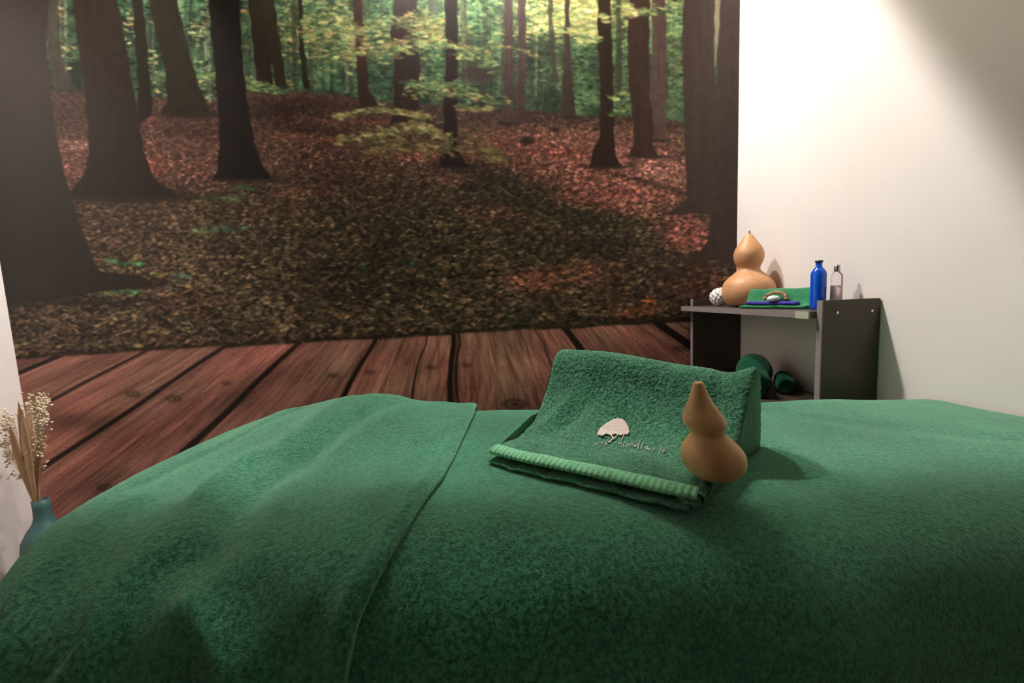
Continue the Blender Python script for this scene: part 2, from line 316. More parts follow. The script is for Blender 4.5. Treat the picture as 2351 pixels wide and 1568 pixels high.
    bh = (((ys-Y0)*S).astype(int).clip(0, H-1), ((xs-X0)*S).astype(int).clip(0, W-1)); cb = base[bh]; gg = gx_[bh[1]]; mm1 = m1[bh]
    r1 = g.random(n); r2 = g.random(n); r3 = g.normal(size=n); r4 = g.random(n); hue = g.normal(0, 1, (n, 3))
    for i in range(n):
        x, y = xs[i], ys[i]
        if y < gg[i] or y > dk(x)+6: continue
        p = (y-195)/600.; s = 1.5+4.9*p*(.45+r1[i]*.8)
        if r4[i] < .38: l = .24+.26*r2[i]
        else: l = (.70+1.0*r2[i]*r2[i]+.34*(r2[i] > .90))*(.84+.36*mm1[i])
        l = l if p > .45 else 1+(l-1)*(.55+p)
        c = cb[i]*l*(1+.055*hue[i]); 
        if r2[i] > .8 and p > .35: c = c*.72+np.array((.52, .45, .32))*.28
        dab(x, y, s*(1.15+.3*(1-p)), s*(.24+.18*r1[i]), c, .82, -.12+.32*r3[i])
    # small seedlings on the litter
    for x, y, rx, c in ((262, 600, 22, (70, 120, 70)), (310, 604, 26, (64, 118, 68)), (420, 633, 20, (74, 120, 92)), (285, 670, 34, (70, 130, 78)), (520, 455, 40, (72, 92, 56)), (480, 530, 40, (84, 104, 66)), (540, 525, 26, (66, 100, 68)), (560, 430, 20, (60, 84, 50)), (830, 612, 10, (40, 90, 60)), (945, 606, 14, (48, 84, 62)), (250, 672, 22, (110, 120, 66)), (360, 630, 20, (130, 118, 70))):
        leaves(x, y, rx*1.2, 7, int(rx*.8), [c, tuple(int(q*1.3) for q in c), tuple(int(q*.7) for q in c)], (3, 9), (.4, .9))
    for x, y, w_ in ((1276, 298, 11), (1368, 296, 8), (1210, 323, 16)): blob(x, y, w_, w_*.55, rgb((44, 28, 24)), .9)
    # fallen log and low branches
    fill([(660, 226), (700, 222), (790, 240), (860, 246), (868, 254), (780, 250), (690, 236), (662, 240)], (58, 38, 32), .8)
    # ---------------------------------------------------------- trunks
    bark = (1+.10*(N(8, 400, 31)-.5)+.10*(N(60, 200, 32)-.5)); barkd = (1+.14*(N(10, 360, 33)-.5)+.14*(N(90, 160, 34)-.5))
    def tree(left, right, c, root=None, shadow=True, rim=None, a=1.0):
        L = np.array(left, float); R = np.array(right, float)
        def sm(P):
            yy = np.linspace(P[0, 1], P[-1, 1], 60); return np.stack([np.interp(yy, P[:, 1], P[:, 0])+1.2*np.sin(yy*.11+P[0, 0])*(yy > 0), yy], 1)
        L, R = sm(L), sm(R); yb = max(L[-1, 1], R[-1, 1]); w_ = R[-1, 0]-L[-1, 0]
        if shadow:
            cx_ = (L[-1, 0]+R[-1, 0])/2; blob(cx_+w_*.1, yb, w_*.72, max(4, w_*.07), rgb((34, 26, 18)), .8)
        fill(np.vstack([L, R[::-1]]), c, a, barkd)
        if rim: fill(np.vstack([R-[max(3, w_*.1), 0], R[::-1]]), rim, .35)
    D = (40, 29, 21)
    tree([(1259, -180), (1259, 48), (1262, 110), (1270, 189)], [(1269, -180), (1269, 48), (1274, 120), (1283, 189)], (56, 52, 42), a=.8, shadow=False)
    tree([(1415, -180), (1415, 90), (1413, 212)], [(1427, -180), (1426, 90), (1427, 212)], (52, 50, 38), a=.75, shadow=False)
    tree([(669, -180), (669, 45), (672, 200)], [(683, -180), (682, 45), (678, 200)], (44, 40, 28), a=.6, shadow=False)
    tree([(683, -180), (685, 84), (694, 179), (696, 204)], [(690, -180), (696, 84), (708, 179), (711, 204)], (32, 27, 19), shadow=False)
    tree([(1060, -180), (1056, 0), (1060, 160), (1066, 190)], [(1076, -180), (1068, 0), (1085, 160), (1092, 190)], (72, 66, 54), a=.45, shadow=False)
    for a_, b_, c_ in ((990, 1006, 40), (985, 1001, 40)): tree([(a_, -180), (a_, c_)], [(b_, -180), (b_+4, c_)], (70, 74, 60), a=.5, shadow=False)
    tree([(1297, -180), (1297, 38), (1294, 128), (1289, 242), (1286, 264)], [(1308, -180), (1307, 38), (1310, 128), (1318, 242), (1326, 268)], (58, 46, 40))
    tree([(1156, -180), (1156, 0), (1159, 153), (1153, 250), (1147, 279)], [(1178, -180), (1177, 0), (1178, 153), (1180, 250), (1182, 282)], (66, 50, 46))
    tree([(1188, -180), (1188, 0), (1190, 130), (1183, 250), (1178, 280)], [(1208, -180), (1207, 0), (1208, 130), (1206, 255), (1208, 282)], (68, 52, 48), shadow=False)
    tree([(1496, -180), (1496, 18), (1498, 77), (1496, 179), (1494, 255), (1490, 318)], [(1529, -180), (1527, 18), (1530, 77), (1531, 179), (1527, 255), (1530, 322)], (76, 58, 54))
    leaves(1460, 12, 40, 16, 40, YEL)
    tree([(1447, -180), (1445, 0), (1441, 60), (1441, 128), (1445, 217), (1455, 293), (1456, 327), (1441, 360)], [(1495, -180), (1492, 0), (1491, 60), (1491, 128), (1493, 217), (1500, 293), (1498, 327), (1510, 360)], (54, 38, 31))
    tree([(1375, -180), (1373, 0), (1372, 77), (1376, 153), (1379, 230), (1376, 319), (1361, 345), (1353, 383)], [(1404, -180), (1402, 0), (1404, 77), (1407, 153), (1409, 230), (1410, 319), (1412, 350), (1426, 383)], (42, 29, 20))
    tree([(568, -180), (570, 0), (580, 100), (592, 212)], [(596, -180), (608, 0), (618, 100), (628, 212)], (38, 30, 21))
    tree([(606, -180), (608, 0), (613, 77), (628, 166), (634, 204)], [(626, -180), (630, 0), (640, 77), (654, 166), (660, 204)], (40, 34, 23), shadow=False)
    tree([(810, -180), (811, 0), (814, 77), (820, 153), (821, 200), (828, 246)], [(830, -180), (830, 0), (836, 77), (844, 153), (847, 205), (868, 246)], (44, 28, 20))
    tree([(908, -180), (906, 0), (896, 77), (905, 128), (904, 204), (906, 250), (893, 290)], [(958, -180), (958, 0), (956, 77), (964, 128), (962, 204), (964, 250), (996, 292)], (38, 25, 18))
    # sprigs in front of the middle trunks
    def sprig(pts, n, cols, wd=9, size=(4, 10)):
        P = cr(pts, 60)
        for _ in range(n):
            q = P[g.integers(60)]; s = g.uniform(*size); c = rgb(cols[g.integers(len(cols))])*g.uniform(.7, 1.2)
            dab(q[0]+g.normal(0, 6), q[1]+g.normal(0, wd*.5), s, s*g.uniform(.2, .4), c, g.uniform(.5, .95), g.normal(.1, .2))
    sprig([(860, 66), (920, 45), (985, 48), (1020, 60)], 210, GRN+OLV, 18); sprig([(940, 66), (985, 70), (1010, 90)], 90, YEL[3:]+OLV, 20)
    sprig([(795, 130), (840, 112), (900, 116), (960, 110)], 200, GRN+OLV, 14); sprig([(700, 90), (760, 78), (840, 85)], 120, GRN+OLV, 14); sprig([(690, 60), (740, 40), (800, 55)], 120, OLV+GRN, 16)
    sprig([(820, 60), (826, 72), (835, 62)], 40, OLV, 12); sprig([(895, 100), (940, 92)], 40, OLV, 8)
    tree([(1021, -180), (1021, 0), (1024, 102), (1022, 179), (1018, 255), (1020, 319), (1013, 357), (1008, 382)], [(1050, -180), (1049, 0), (1052, 102), (1050, 179), (1048, 255), (1049, 319), (1057, 357), (1078, 383)], (32, 20, 15))
    blob(1100, 165, 46, 26, rgb((52, 38, 34)), .8)
    sprig([(960, 92), (1000, 100), (1050, 108), (1100, 118), (1132, 146)], 190, YEL[3:]+GRN+OLV, 9); sprig([(1050, 118), (1095, 134), (1128, 148)], 110, GRN, 16)
    sprig([(930, 190), (985, 198), (1030, 195), (1080, 205)], 130, GRN[:4]+[(110, 120, 80)], 10); sprig([(925, 210), (1000, 215), (1060, 215), (1110, 226), (1180, 240)], 150, GRN+OLV, 14)
    sprig([(1050, 245), (1095, 252), (1130, 246)], 70, OLV, 5); sprig([(770, 268), (810, 260), (860, 252), (940, 262), (985, 268)], 200, OLV+[(140, 130, 90)], 8)
    sprig([(780, 325), (840, 312), (900, 300), (960, 290), (1000, 305), (1040, 328)], 300, OLV+[(130, 126, 78)], 14); sprig([(840, 340), (920, 330), (1000, 345), (1100, 340), (1160, 370)], 300, [(110, 96, 56), (90, 84, 48), (130, 110, 70), (70, 62, 38)], 20)
    sprig([(470, 172), (500, 178), (560, 182), (600, 194), (660, 214)], 150, GRN[:4]+[(120, 130, 80)], 7); sprig([(560, 200), (600, 205), (640, 212)], 70, GRN, 5)
    sprig([(1130, 108), (1180, 110), (1240, 135)], 60, OLV, 4, (3, 7)); sprig([(1330, 100), (1375, 88)], 40, YEL, 6); sprig([(1300, 70), (1370, 78)], 60, YEL, 10)
    sprig([(1375, 30), (1385, 42), (1395, 48)], 20, YEL, 6); sprig([(1410, 225), (1440, 217)], 50, YEL[1:4]+GRN, 8); sprig([(1410, 262), (1440, 248)], 40, GRN, 5); sprig([(1430, 10), (1450, 30)], 60, YEL, 14); sprig([(1470, 28), (1530, 24)], 50, YEL+GRN, 8)
    # big near trunks, left
    tree([(98, -180), (105, 60), (112, 120), (117, 160), (124, 200)], [(128, -180), (136, 60), (140, 120), (150, 165), (178, 206)], (52, 48, 40), a=.9)
    tree([(335, -180), (342, 0), (357, 77), (378, 153), (384, 230), (370, 264)], [(398, -180), (406, 0), (421, 64), (436, 128), (459, 204), (486, 262)], (34, 28, 18))
    tree([(300, -180), (304, 0), (311, 102), (318, 217), (315, 290)], [(322, -180), (327, 0), (337, 90), (342, 166), (350, 242), (350, 262)], (30, 25, 17), shadow=False)
    tree([(480, -180), (480, 0), (485, 77), (493, 153), (501, 255), (504, 332), (498, 395), (490, 410)], [(546, -180), (549, 0), (556, 128), (567, 230), (580, 306), (597, 370), (624, 410)], (24, 16, 11))
    tree([(165, -180), (166, 0), (176, 77), (186, 153), (194, 217), (202, 293), (204, 357), (193, 400), (162, 440), (160, 450)], [(262, -180), (270, 0), (286, 89), (299, 166), (314, 242), (322, 306), (337, 370), (355, 410), (383, 433), (402, 448)], (36, 27, 21))
    fill([(X0, -180), (100, -180), (112, 0), (107, 90), (110, 153), (115, 204), (128, 306), (148, 400), (163, 451), (179, 502), (204, 566), (217, 604), (230, 622), (262, 628), (293, 628), (335, 640), (350, 656), (300, 664), (235, 668), (153, 684), (26, 700), (X0, 712)], (42, 35, 30), 1, bark)
    blob(330, 655, 50, 10, rgb((48, 36, 26)), .8); blob(100, 694, 150, 8, rgb((46, 36, 26)), .7); blob(85, 650, 60, 40, rgb((62, 58, 50)), .25, hard=1.)
    blob(60, 300, 110, 340, rgb((54, 46, 40)), .4, hard=1.)
    # big near trunks, right
    tree([(1654, -180), (1654, 0), (1648, 128), (1640, 300), (1632, 450), (1631, 502), (1626, 553), (1608, 576), (1582, 590)], [(X1, -180), (X1, 0), (X1, 128), (X1, 300), (X1, 450), (X1, 502), (X1, 553), (X1, 606), (X1, 616)], (54, 41, 35), shadow=False)
    tree([(1572, -180), (1570, 0), (1565, 102), (1570, 230), (1573, 332), (1576, 400), (1578, 451), (1566, 468), (1542, 484)], [(1640, -180), (1641, 0), (1639, 128), (1643, 230), (1640, 350), (1640, 430), (1650, 470), (1660, 490), (1660, 492)], (56, 43, 36), shadow=False)
    fill([(1641, -180), (1654, -180), (1654, 0), (1649, 90), (1643, 150), (1640, 150), (1641, 60)], (128, 114, 96), .9); blob(1600, 600, 40, 14, rgb((52, 38, 32)), .7); blob(1560, 488, 26, 5, rgb((48, 40, 30)), .8)
    # ---------------------------------------------------------- printed deck
    VX, VY = 1061., 428.; t = (PX-VX)/np.maximum(PY-VY, 30); r = np.maximum(PY-VY, 30)
    tx = np.random.default_rng(5).random((256, 512)).astype(np.float32)
    warp = .9*samp(tx, t*9+3, np.log(r)*9)+.5*samp(tx, t*22, np.log(r)*18)
    fine = samp(tx, t*120+warp*2.2, np.log(r)*10+5)*.36+samp(tx, t*300+warp*3, np.log(r)*22+40)*.44+samp(tx, t*40+warp*3, np.log(r)*5+90)*.20
    gaps = [-3.05, -2.37, -1.92, -1.485, -1.045, -.565, -.043, .727, 1.432, 2.1]
    pid = np.searchsorted(gaps, t); tone = np.array([.92, .96, 1.02, 1.0, 1.03, .98, 1.07, 1.10, 1.0, .95, .95])[pid]
    pat = samp(tx, t*5+pid*7.3, np.log(r)*4); hu = samp(tx, t*7+pid*3.1+60, np.log(r)*6+20)
    kk = np.clip((fine-.28)/.44, 0, 1)[..., None]
    wood = rgb((116, 75, 64))*(1-kk)+rgb((172, 123, 105))*kk; wood = wood*(tone*(.80+.36*pat))[..., None]; wood = wood*(1+(hu-.5)[..., None]*np.array((.14, -.06, .02)))
    for kx, ky, kr in ((1182, 928, 22), (990, 843, 8), (1072, 838, 7), (850, 855, 8), (765, 862, 9), (305, 905, 12), (400, 915, 14), (520, 880, 8), (1365, 810, 12), (240, 1120, 14), (1560, 800, 12)):
        d = np.sqrt(((PX-kx)/kr)**2+((PY-ky)/(kr*.42))**2); ringm = np.exp(-(d/1.5)**2)[..., None]*(.55+.35*np.cos(d*5.5))[..., None]; wood = wood*(1-.75*ringm)
    for cx_, cy_, rx_, ry_, am in ((170, 970, 100, 26, .35), (640, 860, 90, 30, .18), (1180, 800, 30, 40, .15), (930, 820, 40, 40, .2), (560, 920, 60, 30, .2), (300, 1060, 120, 30, -.12)):
        d = ((PX-cx_)/rx_)**2+((PY-cy_)/ry_)**2; wood = wood*(1-am*np.exp(-d))[..., None]
    wob = (samp(tx, np.log(r)*9, np.log(r)*0+7)-.5)*.012
    for gt, w0, w1, a_, up in ((-3.05, 8, 10, .9, 1), (-2.37, 9, 12, .95, 1), (-1.92, 5, 8, .9, 1), (-1.485, 7, 11, .95, 1), (-1.045, 9, 17, .92, .55), (-.565, 7, 17, .95, 1), (-.0585, 9, 15, .95, 1), (-.022, 4, 5, .8, 1), (.727, 14, 24, .95, 1), (1.432, 17, 26, .95, 1), (-.237, 3, 6, .85, 1), (.40, 1.5, 3, .7, 1), (.51, 2, 5, .8, 1), (.30, 1, 2, .5, 1), (-.86, 1.5, 3, .45, 1), (-.79, 1, 4, .6, 1), (.95, 1, 2.5, .35, 1), (-1.62, 1, 2, .35, 1), (-1.27, 1, 2.5, .4, 1), (-.38, 1, 2.5, .5, 1)):
        q = np.clip((PY-760)/320, 0, 1); wd = w0+(w1-w0)*q*1.0; dx = np.abs(t-gt-wob*(1 if w1 > 6 else 2.2))*r/np.sqrt(1+gt*gt)
        m = np.clip((wd/2-dx)/1.6+.5, 0, 1)*a_*np.clip(up+q*2.4, 0, 1)
        if w1 < 7 and gt not in (-.022, -.237): m = m*np.clip((samp(tx, np.log(r)*5, gt*50+np.log(r)*0)-.25)*3, 0, 1)
        wood = wood*(1-m[..., None])+rgb((30, 17, 14))*m[..., None]
    strip = ((t > -.055) & (t < -.022))[..., None]; wood = np.where(strip, wood*.72, wood)
    edge = dk(PX)+4*(samp(tx, t*7, t*0+3)-.5)*(1)+np.array([0, 3, 1, -1, 2, 0, 1, -1, 1, 2, 0])[pid]
    m = np.clip((PY-edge)/2.2+.5, 0, 1)[..., None]; img[:] = img*(1-m)+wood.astype(np.float32)*m
    m = np.exp(-((PY-edge+4)/5.)**2)[..., None]*.55; img[:] = img*(1-m)+rgb((34, 24, 14))*m
    # print softness
    def blur(a): a = (np.roll(a, 1, 0)+np.roll(a, -1, 0)+a*2.4)/4.4; return (np.roll(a, 1, 1)+np.roll(a, -1, 1)+a*2.4)/4.4
    img = blur(img); img = img*(.80+.42*np.clip(img, 0, 1)**.5)
    img = img*.86+.14*(img@np.array((.35, .5, .15), np.float32))[..., None]
    return np.clip(img, 0, 1), (S, X0, Y0, W, H)
img, (mS, mX0, mY0, mW, mH) = paint_mural()
def build_mural():
    st = .0034; xs = np.linspace(XL, XR, int((XR-XL)/st)); zs = np.linspace(FZ, 2.62, int((2.62-FZ)/st)); nx, nz = len(xs), len(zs)
    P = np.zeros((nx, nz, 3)); P[..., 0] = xs[:, None]; P[..., 1] = YM-.002; P[..., 2] = zs[None]
    o = fromgrid(P, None, 'wall_mural', flip=True, smooth=False)
    u, v = proj(P.reshape(-1, 3)); u = np.clip((u-mX0)*mS-.5, 0, mW-1.01); v = np.clip((v-mY0)*mS-.5, 0, mH-1.01)
    x0 = u.astype(int); y0 = v.astype(int); fx = (u-x0)[:, None]; fy = (v-y0)[:, None]
    c = (img[y0, x0]*(1-fx)+img[y0, x0+1]*fx)*(1-fy)+(img[y0+1, x0]*(1-fx)+img[y0+1, x0+1]*fx)*fy
    c = np.where(c <= .04045, c/12.92, ((c+.055)/1.055)**2.4)*PRINT
    a = o.data.color_attributes.new('print', 'FLOAT_COLOR', 'POINT'); a.data.foreach_set('color', np.hstack([c, np.ones((len(c), 1))]).astype(np.float32).reshape(-1))
    m, t, b = mat('mural_print', (.1, .1, .1), .42); b.inputs['Specular IOR Level'].default_value = .22
    at_ = nd(t, 'ShaderNodeVertexColor'); at_.layer_name = 'print'
    tc = nd(t, 'ShaderNodeTexCoord'); n = nd(t, 'ShaderNodeTexNoise', Scale=170, Detail=3); mp = nd(t, 'ShaderNodeMapping'); mp.inputs['Scale'].default_value = (1, 1, 1.8)
    t.links.new(tc.outputs['Object'], mp.inputs[0]); t.links.new(mp.outputs[0], n.inputs['Vector'])
    r = nd(t, 'ShaderNodeMapRange'); r.inputs['From Min'].default_value = .3; r.inputs['From Max'].default_value = .7; r.inputs['To Min'].default_value = .72; r.inputs['To Max'].default_value = 1.28
    t.links.new(n.outputs['Fac'], r.inputs['Value']); mu = nd(t, 'ShaderNodeVectorMath', operation='SCALE'); t.links.new(at_.outputs[0], mu.inputs[0]); t.links.new(r.outputs[0], mu.inputs['Scale'])
    t.links.new(mu.outputs[0], b.inputs['Base Color']); o.data.materials.append(m)
    tag(o, 'large printed wallpaper mural of a beech forest above a wooden deck', 'mural')
PRINT = 1.1
build_mural()

# ------------------------------------------------------------------ treatment table and blankets
CR = np.array([(-.70, .775), (-.60, .792), (-.536, .812), (-.475, .821), (-.41, .834), (-.318, .843), (-.26, .835), (-.206, .818), (-.112, .806), (.077, .797), (.50, .779), (.60, .776), (.67, .784), (.80, .784), (.93, .778), (1.1, .772)])
PR = np.array([(.385, .50), (.390, .40), (.397, .30), (.405, .225), (.418, .155), (.440, .098), (.470, .055), (.505, .026), (.545, .009), (.59, .002), (.65, 0), (.75, 0), (.98, 0), (1.04, .002), (1.09, .012), (1.13, .035), (1.155, .08), (1.168, .15), (1.172, .28), (1.175, .42)])
def sstep(x): x = np.clip(x, 0, 1); return x*x*(3-2*x)
def ztop(X, Y): return .785+(np.interp(X, CR[:, 0], CR[:, 1])-.785)*sstep((Y-.72)/.30)
def zbed(X, Y): return ztop(X, Y)-np.interp(Y, PR[:, 0], PR[:, 1])
def hit(px, py, dz=0.):
    d = MW.T@np.array([(px-CX)/F, -(py-CY)/F, -1.0]); d = d/d[1]; ys = np.linspace(.34, 1.2, 1900); p = CAM+ys[:, None]*d
    k = np.where(p[:, 2] <= zbed(p[:, 0], p[:, 1])+dz)[0]; return p[k[0]] if len(k) else p[-1]
def polyfield(X, Y, px, amp, w, asym=1.0):
    P = cr([hit(*q)[:2] for q in px], 40); best = np.full(X.shape, 9.); side = np.zeros(X.shape)
    for a, b in zip(P[:-1], P[1:]):
        d = b-a; L = d@d; t = np.clip(((X-a[0])*d[0]+(Y-a[1])*d[1])/L, 0, 1); qx = X-a[0]-t*d[0]; qy = Y-a[1]-t*d[1]; r = np.hypot(qx, qy); s = np.sign(d[0]*qy-d[1]*qx)
        m = r < best; best = np.where(m, r, best); side = np.where(m, s, side)
    ww = np.where(side > 0, w, w*asym); return amp*np.exp(-(best/ww)**2)
prof = resample(cr(PR, 400), .0042)
t_ = empty('treatment_table', (.22, .75, FZ)); tag(t_, 'treatment table hidden under the green fleece covers', 'table')
def loc(o, p):                              # keep world coordinates when parented
    o.parent = p; o.matrix_parent_inverse = Matrix.Translation(-Vector(p.location)); return o
loc(box('cushion', (-.58, .56, .60), (1.04, 1.08, .73), M_couch, None, .02), t_)
loc(box('frame', (-.58, .54, .54), (1.05, 1.06, .60), M_leg, None, .003), t_)
for x in (-.56, .98):
    for y in (.56, .99): loc(box('leg', (x, y, FZ), (x+.05, y+.05, .54), M_leg, None, .004), t_)

# right hand cover, lying over the whole table
ax = np.linspace(-.32, 1.092, 290)
A, B = np.meshgrid(np.arange(len(ax)), np.arange(len(prof)), indexing='ij')
X = ax[A]; Y = prof[:, 0][B]; Z = ztop(X, Y)-prof[:, 1][B]
nz = (vnoise(*X.shape, 7, 8, 41)-.5)*.010+(vnoise(*X.shape, 18, 16, 42)-.5)*.004
nz += polyfield(X, Y, [(1750, 1010), (1950, 1100), (2150, 1190), (2351, 1290)], .005, .05)+polyfield(X, Y, [(1900, 1230), (2100, 1330), (2250, 1480)], .006, .05)+polyfield(X, Y, [(1880, 1330), (2000, 1500), (2040, 1568)], -.006, .045)
nz += polyfield(X, Y, [(1000, 1240), (1250, 1190), (1500, 1230)], .004, .06)+polyfield(X, Y, [(1850, 960), (2060, 985), (2300, 1010)], -.005, .03)
ny = np.gradient(prof[:, 1]); nyy = np.gradient(prof[:, 0]); nl = np.hypot(ny, nyy)
Y2 = Y+nz*(-(-ny/nl))[B]*np.where(prof[:, 0] < .8, -1, 1)[B]*1.0; Z2 = Z+nz*(np.abs(nyy)/nl)[B]
P = np.stack([X, Y2, Z2], -1)
o = fromgrid(P, M_fleece, 'fleece_blanket', flip=False); tag(o, 'smooth green fleece blanket covering the head end of the table, under the folded hand towel', 'blanket')

# left hand cover with long folds, overlapping the first
seam = np.array([hit(x, y, .010)[:2] for x, y in ((1082, 951), (1051, 1013), (1005, 1099), (929, 1207), (868, 1309), (817, 1411), (786, 1559))])
so = np.argsort(seam[:, 1]); seam = seam[so]
def xseam(Y): return np.interp(Y, seam[:, 1], seam[:, 0])
def xend(Y): return np.interp(Y, [.28, .45, .52, .60, .72, .87, .98, 1.10, 1.18], [-.60, -.615, -.625, -.655, -.672, -.672, -.656, -.625, -.60])
cols = []
for k in range(34): cols.append(('end', k/33))
for k in range(1, 150): cols.append(('top', k/149))
for k in range(1, 9): cols.append(('lip', k/8))
for k in range(1, 8): cols.append(('under', k/7))
nb = len(prof); P = np.zeros((len(cols), nb, 3)); yb = prof[:, 0]; db = prof[:, 1]; xe = xend(yb); xs_ = xseam(yb)
TH = .013; LIFT = .0155
ndz = np.abs(nyy)/nl; ndy = np.where(prof[:, 0] < .8, -1, 1)*np.abs(ny)/nl
for i, (k, t) in enumerate(cols):
    if k == 'end':
        s = (1-t)*.42; r = .045
        if s < r*1.571: a = s/r; x = xe+r-r*math.sin(a); dz = r*(1-math.cos(a))
        else: x = xe-.004*math.sin(s*30); dz = r+(s-r*1.571)
        off = LIFT; x0 = x
    elif k == 'top': x = xe+.045+(xs_-xe-.045)*t; dz = 0; off = LIFT
    elif k == 'lip': a = t*math.pi; x = xs_+math.sin(a)*TH*.55; dz = 0; off = LIFT-TH*.5*(1-math.cos(a))
    else: x = xs_-.05*t; dz = 0; off = LIFT-TH
    X_ = np.broadcast_to(x, yb.shape); z = ztop(X_, yb)-db-dz
    P[i, :, 0] = X_; P[i, :, 1] = yb+ndy*off; P[i, :, 2] = np.maximum(z, .22)+ndz*off
Xg, Yg = P[..., 0], P[..., 1].copy()
f = polyfield(Xg, Yg, [(120, 1700), (189, 1564), (245, 1406), (286, 1350), (357, 1268), (434, 1196), (490, 1125), (560, 1070)], .008, .006, 4.5)
f += polyfield(Xg, Yg, [(-40, 1600), (5, 1543), (66, 1380), (133, 1319), (214, 1232), (300, 1170)], .008, .006, 4.5)
f += polyfield(Xg, Yg, [(888, 936), (766, 1013), (612, 1125), (536, 1237), (480, 1304)], -.012, .030)
f += polyfield(Xg, Yg, [(800, 930), (689, 1010), (560, 1090), (470, 1170)], .007, .028)+polyfield(Xg, Yg, [(1000, 960), (930, 1080), (820, 1230), (740, 1400)], .004, .05)
f += polyfield(Xg, Yg, [(430, 1430), (470, 1500), (500, 1568), (520, 1640)], .008, .014)+polyfield(Xg, Yg, [(560, 1420), (620, 1500), (660, 1590)], -.008, .035)+polyfield(Xg, Yg, [(380, 1340), (330, 1450), (290, 1568)], -.006, .022)
f += polyfield(Xg, Yg, [(700, 950), (560, 1010), (420, 1085), (330, 1130)], -.005, .016)+polyfield(Xg, Yg, [(640, 1090), (500, 1190), (400, 1300)], .004, .02)
f += (vnoise(*Xg.shape, 10, 12, 51)-.5)*.004+(vnoise(*Xg.shape, 26, 30, 52)-.5)*.0018
f *= 1.1
f += polyfield(Xg, Yg, [(1075, 951), (1044, 1013), (998, 1099), (921, 1207), (860, 1309), (809, 1411), (778, 1559)], .004, .012)
under = np.array([c[0] == 'under' for c in cols])[:, None]; f = np.where(under, 0, f); f = np.where(np.array([c[0] == 'lip' for c in cols])[:, None], f*np.linspace(1, 0, 1)[0]*np.clip(1-np.array([c[1] if c[0] == 'lip' else 0 for c in cols]), 0, 1)[:, None], f)
P[..., 1] += ndy*f; P[..., 2] += ndz*f
o = fromgrid(P, M_fleece, 'fleece_blanket', flip=False); tag(o, 'rumpled green fleece blanket with a hemmed edge, over the foot end of the table', 'blanket')

# ------------------------------------------------------------------ folded hand towel
ZB = .788
tO = at(1130, 1060, 2, ZB); tR = at(1612, 1174, 2, ZB); U = (tR-tO)[:2]; TW = np.linalg.norm(U); U = U/TW; V = np.array([-U[1], U[0]])
TP = [(.050, .0), (.046, .007), (.040, .0130), (.020, .0145), (.000, .0160), (-.004, .0175), (-.003, .0215), (.004, .0240), (.03, .0250), (.07, .0255), (.105, .029), (.135, .038), (.162, .056), (.187, .083), (.207, .110), (.222, .134), (.236, .151), (.252, .158), (.268, .150), (.281, .128), (.290, .095), (.296, .055), (.297, .020), (.294, .0)]
tp = resample(cr(TP, 900), .0022); n0 = len(tp)
tp = np.vstack([tp, resample(np.array([tp[-1], tp[0]]), .012)[1:-1]])
nu = 190; us = np.linspace(0, 1, nu)
def towel_pt(u, v, h):                        # u, v, h arrays -> world
    w = TW+.034*np.clip((v-.05)/.2, 0, 1.1)
    hh = h*(1+.05*np.sin(u*4+1)*(v > .1)-.05*np.clip(u-.55, 0, 1)*(h > .06))
    hh = hh+np.exp(-((v-.235)/.05)**2)*(.004*np.sin(u*7)-.008*np.exp(-((u-.88)/.06)**2)+.005*np.exp(-((u-1.0)/.05)**2)+.003*np.exp(-((u-.03)/.05)**2))
    bulge = .008*np.exp(-((u-.35+(v-.12)*1.2)/.10)**2)*np.exp(-((v-.13)/.05)**2)-.006*np.exp(-((u-.16-(v-.10)*1.6)/.045)**2)*np.exp(-((v-.14)/.05)**2)+.006*np.exp(-((u-.05-(v-.10)*1.4)/.04)**2)*np.exp(-((v-.15)/.04)**2)
    bulge = bulge+.004*np.exp(-((u-.72)/.12)**2)*np.exp(-((v-.06)/.03)**2)+.0025*np.sin(u*23+v*60)*np.exp(-((v-.07)/.04)**2)*(h > .02)
    hh = hh+bulge*(h > .018); x = tO[0]+U[0]*u*w+V[0]*v; y = tO[1]+U[1]*u*w+V[1]*v
    bow = .004*np.sin(u*math.pi)*(v < .03)+.002*np.sin(u*9); x = x-V[0]*bow; y = y-V[1]*bow
    return np.stack([x, y, ZB+hh], -1)
tw = empty('hand_towel', (*tO[:2], ZB)); tag(tw, 'folded green terry hand towel with a white embroidered tree, propped up on the blanket', 'towel')
nt = len(tp); Vv = np.broadcast_to(tp[:, 0], (nu, nt)); Hh = np.broadcast_to(tp[:, 1], (nu, nt)).copy(); Uu = np.broadcast_to(us[:, None], (nu, nt))
gap = sstep((.95-Uu)/.05); gapl = sstep(Uu/.02); low = (np.arange(nt) < 60)[None] & (Hh < .0168) & (Vv < .045)
Hh = np.where(low, Hh*(gap*.9+.1), Hh)
P = towel_pt(Uu, Vv, Hh)
# round the two cut ends and roughen the loops
cen = np.array([.20, .03])
for i in list(range(5))+list(range(nu-5, nu)):
    e = min(i, nu-1-i); k = (1-math.sqrt(max(0, 1-(1-e/5)**2)))*.010
    q = towel_pt(np.full(nt, us[i]), tp[:, 0]+np.clip((cen[0]-tp[:, 0])*8, -1, 1)*k*.5, np.maximum(Hh[i]-k*.5*(Hh[i] > .018), 0)); P[i] = q
rough = (np.random.default_rng(3).random((nu, nt))-.5)*.0016; mask = (Hh > .02) & (Vv > .028)
dx = np.gradient(P, axis=0); dy = np.gradient(P, axis=1); nrm = np.cross(dx, dy); nrm /= np.linalg.norm(nrm, axis=-1, keepdims=True)+1e-9
P = P+nrm*(rough*mask)[..., None]
body = fromgrid(P, M_towel, 'towel_body', wrap_v=True); bmv = body.data
bm = bmesh.new(); bm.from_mesh(bmv); bm.verts.ensure_lookup_table()
